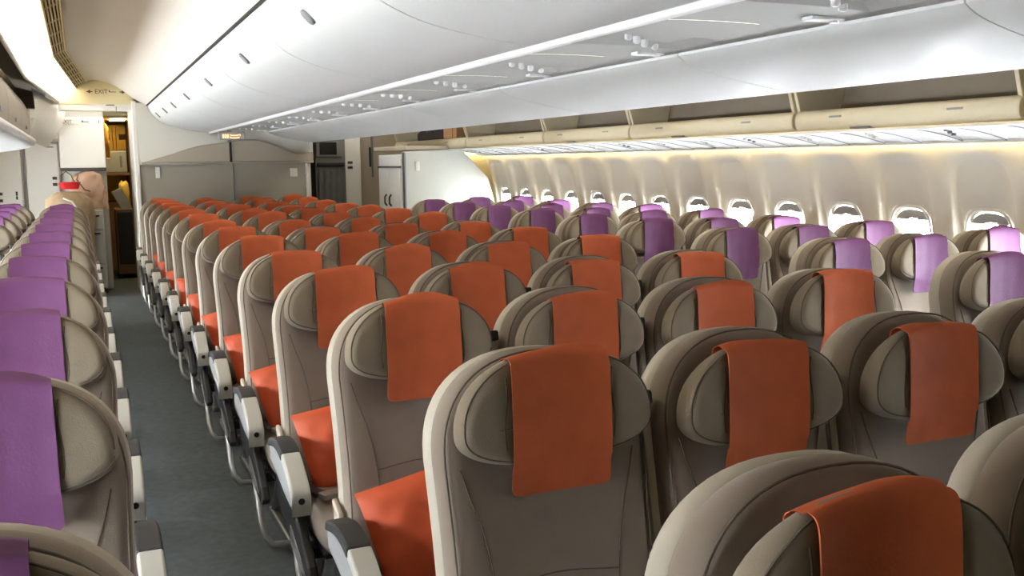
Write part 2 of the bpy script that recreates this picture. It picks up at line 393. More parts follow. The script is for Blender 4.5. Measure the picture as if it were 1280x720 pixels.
# core between the centre bins
mb = MB(); mb.box((-0.30, (YN+11.85)/2, 2.26), (0.80, 11.85-YN, 0.30)); mb.box((0.30, (YN+11.85)/2, 2.26), (0.5, 11.85-YN, 0.30)); struct(mb.build('ceiling_core', 'divider'))

# lit seat-belt sign at the far end of the service strip
t = thing('seat_belt_sign', 'small lit amber sign under the far end of the centre service strip', 'sign', (0.11, 11.70, 1.812))
mb = MB(); mb.box((0, 0, 0.03), (0.30, 0.05, 0.10), 0.012); mb.build('sign_housing', 'psu', t)
mb = MB()
for x in (-0.095, -0.07, -0.045): mb.box((x, -0.028, 0.025), (0.014, 0.006, 0.042), 0.002)
mb.tube([(-0.02, -0.028, 0.012), (0.0, -0.028, 0.004), (0.05, -0.028, 0.004), (0.085, -0.028, 0.012)], 0.004, 6)
mb.tube([(-0.02, -0.028, 0.04), (0.01, -0.028, 0.032), (0.06, -0.028, 0.034), (0.09, -0.028, 0.044), (0.098, -0.028, 0.03)], 0.004, 6)
mb.build('lit_symbol', 'signlit', t)

# ================================================================== OVERHEAD: right outboard bins (open)
ob = [1.35, 3.05, 4.55, 6.40, 7.89, 9.80]
LIPC = sell(20, 0.045, 0.058, 0.055, 2.6, 2.6, 1.715, 2.31)
for i in range(len(ob)):
    y0 = ob[i]; y1 = ob[i+1] if i+1 < len(ob) else 12.35
    lab = ['open outboard overhead bin nearest the camera on the window side'] + ['open cream-lipped outboard overhead bin over the right windows, %s from the camera' % ORD[k] for k in range(1, 5)] + ['open outboard overhead bin holding boxes, farthest along the window side']
    t = thing('outboard_bin', lab[i], 'overhead bin', (0, (y0+y1)/2, 0), 0, 'open bins over the right windows'); h = (y1-y0)/2-0.025
    mb = MB(); a = [(x, -h, z) for x, z in LIPC]; b = [(x, h, z) for x, z in LIPC]; a1 = [(2.31+(x-2.31)*0.8, -h-0.012, 1.715+(z-1.715)*0.8) for x, z in LIPC]; b1 = [(2.31+(x-2.31)*0.8, h+0.012, 1.715+(z-1.715)*0.8) for x, z in LIPC]
    mb.grid([a1, a, b, b1], True, True); mb.cap(a1); mb.cap(b1); mb.build('bin_lip', 'lip', t)
    mb = MB(); P = smooth_poly([(2.33, 1.70), (2.42, 1.69), (2.56, 1.73), (2.61, 1.86), (2.60, 2.05), (2.54, 2.20), (2.42, 2.31), (2.22, 2.345)], 4); mb.grid([[(x, -h, z) for x, z in P], [(x, h, z) for x, z in P]]); mb.build('bin_lining', 'inside', t, fix=False)
    for yy in (-h, h):
        mb = MB(); mb.prism([(2.30, 1.74), (2.56, 1.72), (2.62, 1.9), (2.56, 2.18), (2.32, 2.33), (2.18, 2.28), (2.235, 2.05), (2.25, 1.90)], 1, yy-0.012, yy+0.012, 0.005); mb.build('end_panel', 'lip', t)
    if i in (2, 3, 1):
        mb = MB(); mb.box((2.29, h*0.3, 1.664), (0.05, 0.14, 0.012), 0.004); mb.build('latch', 'latch', t)
    mb = MB(); mb.box((2.264, -h*0.55, 1.73), (0.004, 0.09, 0.010)); mb.box((2.264, h*0.55, 1.73), (0.004, 0.09, 0.010)); mb.build('row_marker', 'shade', t)
# things left inside the farthest open bin
t = thing('cardboard_box', 'brown cardboard box in the farthest open bin, right of the dark case', 'box', (2.40, 10.42, 1.775))
mb = MB(); mb.box((0, 0, 0.10), (0.15, 0.42, 0.20), 0.006); mb.build('carton', 'card', t)
mb = MB(); mb.box((-0.076, -0.09, 0.10), (0.004, 0.02, 0.19)); mb.build('tape', 'brown', t)
t = thing('dark_case', 'dark brown case lying in the farthest open overhead bin', 'case', (2.40, 11.10, 1.775))
mb = MB(); mb.prism([(-0.5, 0), (0.42, 0), (0.42, 0.20), (-0.15, 0.16), (-0.5, 0.09)], 0, -0.07, 0.07, 0.012)
mb.v = [(x, -y, z) for x, y, z in mb.v]; mb.build('case_body', 'darkbag', t)
mb = MB(); mb.tube([(-0.08, -0.1, 0.09), (-0.095, -0.06, 0.10), (-0.095, 0.06, 0.10), (-0.08, 0.1, 0.09)], 0.008, 6); mb.build('carry_handle', 'black', t)

# service panels above the right windows: one per window bay
for k in range(-4, 13):
    yc = W0+PB*k; h = PB/2-0.0005
    t = thing('window_service_panel', 'white slatted service panel over the right windows, %s from the camera' % (ORD[k+4] if k+4 < 15 else ('sixteenth', 'seventeenth')[k-11]), 'service panel', (0, yc, 0), 0, 'service panels over the right windows')
    mb = MB(); rows = []
    for q in range(7):
        s_ = q/6; x = lerp(2.27, 2.70, s_); z = lerp(1.648, 1.578, s_)+0.012*math.sin(math.pi*s_)
        row = []
        for yy, dz in ((-h, 0.0), (-h*0.55, 0), (-h*0.5, 0.012), (-h*0.05, 0.012), (0, 0.0), (h*0.5, 0), (h*0.55, 0.008), (h*0.93, 0.008), (h, 0.0)): row.append((x, yy, z+(dz if 0 < q < 6 else 0)))
        rows.append(row)
    mb.grid(rows, False); mb.build('panel', 'psu', t, fix=False)
    mb = MB()
    for yy, rr_ in ((-h+0.004, 0.005), (0.0, 0.003)): mb.tube([(x, yy, lerp(1.648, 1.578, (x-2.27)/0.43)+0.012*math.sin(math.pi*(x-2.27)/0.43)-0.0005) for x in [lerp(2.30, 2.68, i/6) for i in range(7)]], rr_, 6)
    mb.build('panel_seam', 'latch', t)
    for a, yy in ((2.44, -0.10), (2.50, -0.07), (2.56, -0.04)):
        z = lerp(1.648, 1.578, (a-2.27)/0.43)+0.016
        mb = MB(); mb.tube([(a, yy, z+0.02), (a, yy, z-0.006)], 0.012, 10); mb.build('air_nozzle', 'latch' if k % 3 == 0 else 'rail', t)
mb = MB(); mb.box((2.275, 4.5, 1.648), (0.03, 13.8, 0.014), 0.004); struct(mb.build('trim_10', 'rail'))

# ================================================================== OVERHEAD: left outboard bins (closed)
lbs = [2.6, 4.2, 5.8, 7.4, 9.0, 10.6]
LBP = smooth_poly([(-1.945, 1.80), (-1.93, 1.90), (-1.94, 2.02), (-1.985, 2.14), (-2.07, 2.23)], 4)
for i in range(5):
    y0, y1 = lbs[i], lbs[i+1]
    t = thing('outboard_bin', 'closed brown-grey outboard overhead bin over the left seats, ' + ('farthest from the camera' if i == 4 else '%s from the camera' % ORD[i]), 'overhead bin', (0, (y0+y1)/2, 0), 0, 'closed bins over the left seats'); h = (y1-y0)/2-0.006
    mb = MB(); poly = LBP+[(-2.6, 2.2), (-2.6, 1.72), (-2.2, 1.72)]
    mb.prism(poly, 1, -h, h); mb.build('bin_body', 'brownbin', t)
    mb = MB(); mb.box((-1.93, 0, 1.86), (0.014, 0.14, 0.03), 0.005); mb.build('latch', 'latch', t)
mb = MB(); P = smooth_poly([(-1.95, 1.805), (-1.905, 1.785), (-1.90, 1.745), (-1.96, 1.70), (-2.25, 1.65), (-2.72, 1.58)], 4)
mb.grid([[(x, y, z) for x, z in P] for y in (YN, 10.75)]); struct(mb.build('trim_11', 'bin', fix=False))

# ================================================================== DIVIDER, AFT WALLS
D = mb = MB(); mb.box((0.08, YP+0.05, 1.25), (1.98, 0.10, 2.5)); 
wd = struct(mb.build('wall_divider', 'divider'))
mb = MB(); mb.box((-0.915, 12.46, 1.12), (0.05, 1.08, 2.24), 0.008); mb.build('end_panel', 'white', wd)
mb = MB(); mb.box((-0.42, YP-0.012, 1.87), (1.03, 0.03, 0.70), 0.008); mb.box((0.62, YP-0.012, 1.87), (0.96, 0.03, 0.70), 0.008); mb.build('upper_panel', 'dividerw', wd)
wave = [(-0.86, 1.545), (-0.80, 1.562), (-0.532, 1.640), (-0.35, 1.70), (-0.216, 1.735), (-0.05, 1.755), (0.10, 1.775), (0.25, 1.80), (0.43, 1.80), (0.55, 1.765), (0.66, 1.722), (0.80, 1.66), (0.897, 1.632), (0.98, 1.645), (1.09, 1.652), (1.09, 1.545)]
mb = MB(); mb.prism(wave, 1, YP-0.075, YP-0.03, 0.006); mb.build('wave_shade_panel', 'divider2', wd)  # added panel giving solid shape to the wavy shadow on the divider
mb = MB(); mb.box((0.11, YP-0.06, 1.535), (1.96, 0.07, 0.03), 0.008); mb.build('ledge', 'divider', wd)
mb = MB(); mb.box((0.115, YP-0.085, 1.655), (0.028, 0.02, 0.235), 0.004); mb.build('slot', 'black', wd)
mb = MB(); mb.box((0.145, YP-0.005, 0.77), (0.012, 0.02, 1.5)); mb.build('seam', 'latch', wd)
mb = MB(); mb.box((1.03, YP-0.02, 0.76), (0.05, 0.05, 1.52), 0.008); mb.build('edge_post', 'dividerw', wd)
mb = MB(); mb.box((-0.70, YP-0.008, 1.43), (0.05, 0.016, 0.13), 0.006); mb.build('wall_switch', 'dividerw', wd)
mb = MB(); mb.box((0.86, YP-0.004, 1.41), (0.09, 0.008, 0.10), 0.003); mb.build('placard', 'dividerw', wd)
# end plate of the arched ceiling with the exit placard
P = [(x, z) for x, z in smooth_poly(FARP, 4)]
mb = MB(); mb.prism([(-1.68, 2.20)]+P+[(-0.785, 2.20)], 1, 11.95, 11.99); ep = struct(mb.build('ceiling_end_plate', 'cream'))
mb = MB(); mb.box((-1.20, 11.945, 2.335), (0.46, 0.008, 0.065), 0.003); pl = mb.build('exit_placard', 'cream', ep)
text_mesh('EXIT', 0.066, 'labelr', pl, (-1.245, 11.939, 2.335))
mb = MB()
for x, d in ((-1.37, -1), (-1.02, 1)): mb.prism([(x+d*0.03, 2.335), (x-d*0.012, 2.355), (x-d*0.012, 2.315)], 1, 11.938, 11.941); mb.box((x-d*0.02, 11.94, 2.335), (0.03, 0.002, 0.010))
mb.box((-1.125, 11.94, 2.335), (0.07, 0.002, 0.007)); mb.box((-1.16, 11.94, 2.342), (0.012, 0.002, 0.022)); mb.build('arrow_mark', 'labelr', pl)
mb = MB(); mb.box((-1.27, 12.02, 2.165), (0.84, 0.12, 0.08), 0.008); mb.box((-1.27, 12.5, 2.21), (1.0, 0.9, 0.02)); hd = struct(mb.build('wall_header', 'white'))
mb = MB(); mb.box((-1.16, 11.957, 2.19), (0.09, 0.006, 0.012)); mb.box((-1.10, 11.957, 2.15), (0.008, 0.006, 0.05)); mb.build('catch', 'latch', hd)
mb = MB(); mb.box((-1.35, 12.48, 2.192), (0.7, 0.5, 0.014), 0.003); tag(mb.build('added_aft_light', 'addedlight'), 'added hidden light behind the header that brightens the aft door area', 'lamp')  # added light, hidden from view, to brighten the aft door area
mb = MB(); mb.box((1.75, 12.40, 2.12), (0.8, 0.8, 0.03)); struct(mb.build('ceiling_aft_right', 'white'))
mb = MB(); mb.box((1.75, 12.35, 2.098), (0.6, 0.35, 0.012), 0.003); tag(mb.build('added_aft_light', 'addedlight'), 'added unseen light that brightens the aft right walls behind the divider', 'lamp')  # added light, out of view, to lift the dark aft right wall
# aft-left wall, overhead stowage, doors
mb = MB(); mb.box((-2.05, YE+0.06, 1.1), (1.66, 0.12, 2.2)); struct(mb.build('wall_aft_left', 'white'))
mb = MB(); mb.box((-1.53, YE+0.5, 2.3), (0.62, 1.1, 0.25)); mb.box((-1.62, YE-0.06, 2.13), (0.80, 0.16, 0.10), 0.01); struct(mb.build('wall_lintel', 'white'))
t = thing('galley_cupboard', 'white overhead cupboard with a shadow-dark underside on the aft left wall', 'cupboard', (-1.475, YE, 1.48))
mb = MB(); mb.box((0, -0.15, 0.31), (0.50, 0.30, 0.60), 0.012); mb.build('cupboard_body', 'white', t)
mb = MB(); mb.box((0, -0.15, -0.005), (0.50, 0.31, 0.04), 0.006); mb.build('underside', 'groove', t)  # dark slab stands in for the shadow under the cupboard
mb = MB(); mb.box((0, -0.304, 0.555), (0.44, 0.008, 0.055), 0.002); p = mb.build('exit_placard', 'white', t)
text_mesh('EXIT', 0.055, 'labelr', p, (-0.15, -0.310, 0.555))
mb = MB(); mb.box((0.05, -0.309, 0.555), (0.08, 0.002, 0.008)); mb.box((0.02, -0.309, 0.560), (0.012, 0.002, 0.024)); mb.box((0.20, -0.309, 0.555), (0.006, 0.002, 0.04)); mb.build('arrow_mark', 'label', p)
def flat_door(name, x0, x1, z0, z1, y, labels, kn):
    mb = MB(); mb.box(((x0+x1)/2, y, (z0+z1)/2), (x1-x0, 0.03, z1-z0), 0.012); d = struct(mb.build(name, 'white'))
    m2 = MB()
    for lx, lz, wd_, hh in labels: m2.box((lx, y-0.018, lz), (wd_, 0.006, hh))
    m2.build('door_label', 'label', d)
    m2 = MB()
    for x in (x0-0.008, x1+0.008): m2.box((x, y-0.004, (z0+z1)/2), (0.010, 0.03, z1-z0+0.03))
    m2.box(((x0+x1)/2, y-0.004, z1+0.01), (x1-x0+0.03, 0.03, 0.010)); m2.build('door_gap', 'shade', d)
    m2 = MB(); m2.box((x0+0.85*(x1-x0), y-0.03, 1.02), (0.02, 0.03, 0.10), 0.006); m2.build('door_handle', 'chrome', d)
flat_door('door_1', -2.10, -1.745, 0.05, 1.79, YE-0.02, ((-1.80, 1.375, 0.05, 0.035), (-1.80, 1.30, 0.05, 0.035), (-1.83, 1.745, 0.08, 0.01)), 0)
flat_door('door_2', -2.56, -2.15, 0.05, 1.72, YE-0.03, ((-2.22, 1.20, 0.02, 0.05), (-2.22, 1.15, 0.02, 0.04), (-2.40, 1.20, 0.06, 0.035), (-2.40, 1.12, 0.06, 0.035)), 0)
# slanting white panel between the left bins and the aft wall
mb = MB(); top = [(-1.90, 10.62, 2.27), (-1.78, 11.8, 2.235), (-1.62, YE-0.32, 2.20)]; bot = [(-1.97, 10.62, 1.76), (-1.92, 11.8, 1.76), (-1.86, YE-0.32, 1.73)]
mb.grid([[tuple(lerp(a[k], b[k], s_) + (0.05*math.sin(math.pi*s_) if k == 0 else 0) for k in range(3)) for s_ in [i/8 for i in range(9)]] for a, b in zip(top, bot)])
o = struct(mb.build('wall_slant', 'white', fix=False))
mb = MB(); mb.tube([(-1.868, 11.35, 2.03), (-1.825, 11.5, 2.07), (-1.80, 11.75, 2.10), (-1.825, 11.9, 2.09)], 0.009, 8); mb.build('grab_handle', 'chrome', o)
mb = MB(); mb.box((-2.35, 10.66, 1.1), (0.78, 0.04, 0.02)); 

# ================================================================== AFT LEFT: cart, bags, basket
t = thing('galley_cart', 'pale grey service cart with drawers by the aft left aisle', 'cart', (-1.50, 12.72, 0))
mb = MB(); mb.box((0, 0, 0.54), (0.42, 0.40, 0.92), 0.012); mb.build('cart_body', 'cart', t)
for z, h in ((0.86, 0.18), (0.55, 0.38), (0.20, 0.26)):
    mb = MB(); mb.box((0, -0.207, z), (0.39, 0.016, h), 0.006); d = mb.build('drawer', 'cart', t)
    mb = MB(); mb.box((0.03, -0.222, z+h/2-0.02), (0.26, 0.02, 0.018), 0.004); mb.build('drawer_handle', 'black', d)
for x in (-0.17, 0.17):
    for y in (-0.15, 0.15):
        mb = MB(); mb.tube([(x-0.012, y, 0.04), (x+0.012, y, 0.04)], 0.04, 14); mb.box((x, y, 0.075), (0.03, 0.03, 0.03)); mb.build('castor', 'black', t)
def crumple(name, m, parent, c, d, amp, seed, nz=10, na=28, taper=0.75, top=True):
    R = random.Random(seed); ph = [R.uniform(0, 6.28) for _ in range(12)]; rows = []
    for i in range(nz+1):
        s_ = i/nz; k = lerp(1, taper, s_**2) * (1 if i < nz else 0.55) * (0.94 if i == 0 else 1)
        row = []
        for j in range(na):
            a = 2*math.pi*j/na; ca, sa = math.cos(a), math.sin(a); e = 0.55
            x = math.copysign(abs(ca)**e, ca); y = math.copysign(abs(sa)**e, sa)
            w_ = 1-0.9*amp*(abs(math.sin(2.5*a+6*s_+ph[4]))+abs(math.sin(4*a-8*s_+ph[5])))+amp*(math.sin(3*a+ph[0]+3*s_)+0.7*math.sin(7*a+ph[1]-5*s_)+0.5*math.sin(11*a+ph[2]+9*s_))/2
            row.append((c[0]+x*d[0]/2*k*w_, c[1]+y*d[1]/2*k*w_, c[2]+d[2]*s_+amp*0.12*math.sin(2*a+ph[3])*s_))
        rows.append(row)
    mb = MB(); mb.grid(rows, True, True); mb.cap(rows[0], True); mb.cap(rows[-1]); return mb.build(name, m, parent)
t = thing('paper_bag', 'large crumpled beige paper bag standing on the aft galley cart', 'bag', (-1.44, 12.70, 1.0))
crumple('bag_body', 'bag', t, (0, 0, 0), (0.44, 0.36, 0.44), 0.13, 3, 16, 44)
mb = MB(); mb.tube([(-0.10, -0.185, 0.42), (-0.12, -0.20, 0.36), (-0.04, -0.205, 0.24), (0.02, -0.20, 0.22)], 0.008, 6); mb.build('bag_handle', 'brown', t)
t = thing('cloth_bundle', 'long tan cloth bundle lying behind the last left seats', 'bundle', (-1.66, 12.22, 0.0))
crumple('bundle_body', 'blanket', t, (0, 0, 0.0), (0.56, 0.42, 1.22), 0.08, 5, 14, 40, taper=0.95)
mb = MB(); mb.tube([(-0.05, -0.2, 1.16), (0.04, -0.215, 1.12), (0.10, -0.215, 1.02), (0.13, -0.22, 0.9)], 0.012, 6); mb.build('cord', 'dividerw', t)
t = thing('red_basket', 'small red plastic basket on the tan cloth bundle', 'basket', (-1.635, 12.20, 1.255))
rows = []
for z, k in ((0.0, 0.80), (0.075, 1.0), (0.078, 1.04), (0.082, 1.0), (0.078, 0.95), (0.01, 0.75)):
    rows.append([(x*k, y*k, z) for x, y in [(q[0], q[1]) for q in sell(28, 0.115, 0.085, 0.085, 3, 3, 0)]])
mb = MB(); mb.grid(rows, True, True); mb.cap(rows[0], True); mb.cap(rows[-1]); mb.build('basket_body', 'red', t)
mb = MB(); mb.tube([(-0.09, -0.02, 0.08), (-0.085, 0, 0.16), (-0.03, 0, 0.20), (0.02, 0, 0.16), (0.05, 0.02, 0.08)], 0.006, 6); mb.build('basket_handle', 'brown', t)

# ================================================================== AISLE GALLEY BEYOND
mb = MB(); mb.box((-1.0, 15.9, 1.1), (1.6, 0.1, 2.3)); struct(mb.build('wall_galley', 'gold'))
mb = MB(); mb.box((-1.0, 14.5, 2.15), (1.6, 2.9, 0.05)); struct(mb.build('ceiling_galley', 'cream'))
mb = MB(); mb.box((-0.86, 14.45, 1.07), (0.04, 2.8, 2.14)); struct(mb.build('wall_galley_right', 'brown'))
mb = MB(); mb.box((-1.02, 14.0, 2.118), (0.18, 0.5, 0.012), 0.003); tag(mb.build('galley_lamp', 'galleylamp'), 'lit rectangular lamp on the galley ceiling beyond the left aisle', 'lamp')
t = thing('galley_unit', 'warm yellow galley cabinet at the end of the left aisle', 'galley', (-1.03, 15.3, 0))
mb = MB(); mb.box((0, 0.1, 0.5), (0.60, 0.5, 1.0), 0.01); mb.build('lower_body', 'brown', t)
mb = MB(); mb.box((0, 0.2, 1.86), (0.60, 0.3, 0.5), 0.01); mb.build('upper_body', 'gold', t)
for x in (-0.14, 0.14):
    mb = MB(); mb.box((x, 0.045, 1.86), (0.24, 0.02, 0.46), 0.008); d = mb.build('cabinet_door', 'gold', t)
    mb = MB(); mb.box((x, 0.028, 1.93), (0.16, 0.02, 0.08), 0.006); mb.build('vent', 'brown', d)
    mb = MB(); mb.box((x, 0.028, 1.75), (0.16, 0.02, 0.02), 0.004); mb.build('door_handle', 'cream', d)
t = thing('galley_cabinet', 'narrow gold cabinet with wrapped goods on the left of the galley', 'cabinet', (-1.29, 14.1, 0))
mb = MB(); mb.box((0, 0.2, 1.86), (0.20, 0.9, 0.56), 0.01); mb.build('upper_body', 'gold', t)
mb = MB(); mb.box((0, 0.2, 0.5), (0.2, 0.9, 1.0), 0.01); mb.build('lower_body', 'gold', t)
crumple('foil_wrap', 'gold', t, (0.09, -0.10, 1.62), (0.14, 0.3, 0.44), 0.16, 9, taper=0.95)
t = thing('metal_container', 'silver metal container box on the galley worktop', 'box', (-1.08, 14.94, 1.432))
mb = MB(); mb.box((0, 0, 0.14), (0.36, 0.30, 0.30), 0.012); mb.build('container_body', 'silver', t)
mb = MB(); mb.box((-0.08, -0.155, 0.21), (0.09, 0.01, 0.06), 0.002); mb.build('label_card', 'dividerw', t)
mb = MB(); mb.box((0.10, -0.158, 0.14), (0.03, 0.016, 0.16), 0.004); mb.build('latch', 'latch', t)
mb = MB(); mb.box((-1.08, 14.95, 1.40), (0.46, 0.4, 0.04), 0.006); tag(mb.build('galley_shelf', 'brown'), 'brown shelf under the silver container in the galley', 'shelf')
t = thing('rubbish_bag', 'pale yellow plastic bag beside the galley cart', 'bag', (-0.98, 14.3, 1.0)); crumple('bag_body', 'yellowbag', t, (0, 0, 0), (0.16, 0.2, 0.30), 0.12, 11)
t = thing('galley_trolley', 'brown and silver trolley standing in the far galley aisle', 'cart', (-1.005, 14.30, 0))
mb = MB(); mb.box((0, 0, 0.50), (0.23, 0.5, 0.88), 0.012); mb.build('trolley_body', 'brown', t)
mb = MB(); mb.box((-0.02, -0.2, 1.06), (0.14, 0.05, 0.30), 0.012, ('Y', -0.45)); mb.build('tray', 'silver', t)
mb = MB(); mb.box((0.0, -0.257, 0.55), (0.19, 0.016, 0.7), 0.006); mb.build('trolley_door', 'black', t)
for x in (-0.09, 0.09):
    mb = MB(); mb.tube([(x-0.012, -0.18, 0.035), (x+0.012, -0.18, 0.035)], 0.035, 12); mb.box((x, -0.18, 0.06), (0.03, 0.03, 0.03)); mb.build('castor', 'black', t)

# ================================================================== AFT RIGHT: galley wall, cabinet, enclosure
t = thing('galley_rack', 'grey galley rack with a dark screen and hanging curtain behind the divider', 'galley', (1.475, 12.62, 0))
mb = MB(); mb.box((0, 0.2, 1.0), (0.40, 0.4, 2.0), 0.01); mb.build('rack_body', 'galleyg', t)
mb = MB(); mb.box((-0.02, -0.015, 1.715), (0.34, 0.03, 0.24), 0.008); s1 = mb.build('screen_frame', 'galleyg', t)
mb = MB(); mb.box((-0.03, -0.034, 1.705), (0.22, 0.012, 0.16), 0.004); mb.build('screen', 'screen', s1)
mb = MB(); mb.box((0, -0.02, 1.50), (0.36, 0.06, 0.05), 0.012); mb.build('tray', 'black', t)
rows = []
for i in range(9):
    z = lerp(1.45, 0.95, i/8); rows.append([(lerp(-0.17, 0.18, j/24), -0.03-0.018*math.sin(j*1.1+i*0.25)-0.02*(i/8), z-0.04*math.sin(j/24*math.pi)*(1-i/8)) for j in range(25)])
mb = MB(); mb.grid(rows); c = mb.build('curtain', 'curtain', t, fix=False)
mb = MB(); mb.box((0.08, -0.045, 0.97), (0.36, 0.04, 0.03)); mb.build('teal_edge', 'teal', t)
mb = MB(); mb.box((1.775, 12.72, 1.1), (0.22, 0.16, 2.2), 0.01); pc = struct(mb.build('wall_column', 'dividerw'))
mb = MB()
for z in (1.52, 1.455): mb.box((1.74, 12.635, z), (0.065, 0.01, 0.032), 0.002)
mb.build('label', 'label', pc)
mb = MB(); mb.box((2.20, 12.85, 1.2), (0.66, 0.10, 2.4)); ws = struct(mb.build('wall_aft_right', 'divider2'))
mb = MB(); mb.box((2.055, 12.79, 1.59), (0.022, 0.02, 0.26), 0.004); mb.build('slot', 'black', ws)
mb = MB(); mb.box((2.085, 12.79, 1.60), (0.02, 0.03, 0.55), 0.004); mb.build('strip', 'galleyg', ws)
t = thing('ceiling_speaker', 'small black fitting high on the aft right wall', 'fitting', (1.86, 12.74, 1.80))
mb = MB(); mb.box((0, 0.02, 0), (0.07, 0.08, 0.09), 0.01, ('Y', 0.4)); mb.build('housing', 'black', t)
mb = MB(); mb.box((0.02, 0.055, 0.04), (0.02, 0.02, 0.08)); mb.build('bracket', 'latch', t)
# enclosure with a corner cut to clear the window wall
ENC = [(1.735, 0.0), (2.775, 0.0), (2.865, 0.30), (2.875, 0.8), (2.80, 1.10), (2.735, 1.33), (2.58, 1.487), (2.41, 1.66), (1.735, 1.63)]
mb = MB(); mb.prism(ENC, 1, 10.30, 10.36, 0.008); we = struct(mb.build('wall_enclosure', 'encl'))
mb = MB(); mb.box((1.745, 10.31, 0.81), (0.02, 0.07, 1.62), 0.006); mb.build('corner_trim', 'latch', we)
mb = MB(); mb.box((1.89, 10.295, 1.47), (0.05, 0.012, 0.10), 0.003); mb.box((1.893, 10.287, 1.455), (0.008, 0.006, 0.02)); mb.build('wall_switch', 'dividerw', we)
t = thing('storage_closet', 'white double-door closet on the side of the aft right enclosure', 'closet', (1.70, 10.72, 0))
mb = MB(); mb.box((0.36, 0.10, 0.80), (0.66, 0.88, 1.60), 0.01); mb.build('closet_body', 'white', t)
for y in (-0.13, 0.29):
    mb = MB(); mb.box((0.022, y, 0.74), (0.02, 0.40, 1.40), 0.008); d = mb.build('closet_door', 'white', t)
    mb = MB(); mb.tube([(0.008, y+(0.12 if y < 0 else -0.12), 1.02), (-0.015, y+(0.12 if y < 0 else -0.12), 1.05), (-0.015, y+(0.12 if y < 0 else -0.12), 1.12), (0.008, y+(0.12 if y < 0 else -0.12), 1.15)], 0.011, 8); mb.build('door_handle', 'black', d)
mb = MB(); mb.box((0.02, 0.09, 1.462), (0.022, 0.86, 0.02)); mb.build('gap_strip', 'groove', t)
mb = MB(); mb.box((2.25, 10.95, 1.67), (0.98, 1.25, 0.05), 0.01); struct(mb.build('trim_12', 'divider2'))
mb = MB(); mb.box((2.45, 12.1, 0.82), (0.05, 1.4, 1.62)); struct(mb.build('wall_door_side', 'divider2'))

# ================================================================== SEATS
TILT = math.radians(11.5)
ct, st = math.cos(TILT), math.sin(TILT)
def tilt(mb):
    mb.v = [(x, y*ct+(z-1.15)*st, 1.15+(z-1.15)*ct-y*st) for x, y, z in mb.v]; return mb
def lean(mb):      # the headrest leans forward towards its top
    mb.v = [(x, y-0.13*(z-0.94) if z > 0.94 else y, z) for x, y, z in mb.v]; return mb
def back_outline(hw, zt, zb, n=56, top_h=0.20, ext=2.35, neck=0.006):
    o = []
    for i in range(n//2+1):
        a = math.pi*i/(n//2); c, s_ = math.cos(a), math.sin(a)
        o.append((hw*math.copysign(abs(c)**(2/ext), c), zt-top_h+top_h*abs(s_)**(2/ext)))
    L = 10
    for i in range(1, L): z = lerp(zt-top_h, zb+0.06, i/L); o.append((-(hw-neck*math.sin(math.pi*i/L)), z))
    for i in range(7):
        a = math.pi/2*i/6; o.append((-(hw-0.06)-0.06*math.cos(a), zb+0.06-0.06*math.sin(a)))
    for i in range(7):
        a = math.pi/2*i/6; o.append(((hw-0.06)+0.06*math.sin(a), zb+0.06-0.06*math.cos(a)))
    for i in range(L-1, 0, -1): z = lerp(zt-top_h, zb+0.06, i/L); o.append((hw-neck*math.sin(math.pi*i/L), z))
    return o
def bfront(x, z):      # bolsters stand a little proud of the middle
    return 0.020*(1-min(1, abs(x)/0.15)**2) if z < 1.0 else 0.012*(1-min(1, abs(x)/0.2)**2)
def hfront(x, z): return 0.016*(1-min(1, abs(x)/0.125)**2)-0.014*min(1.1, abs(x)/0.2)**2
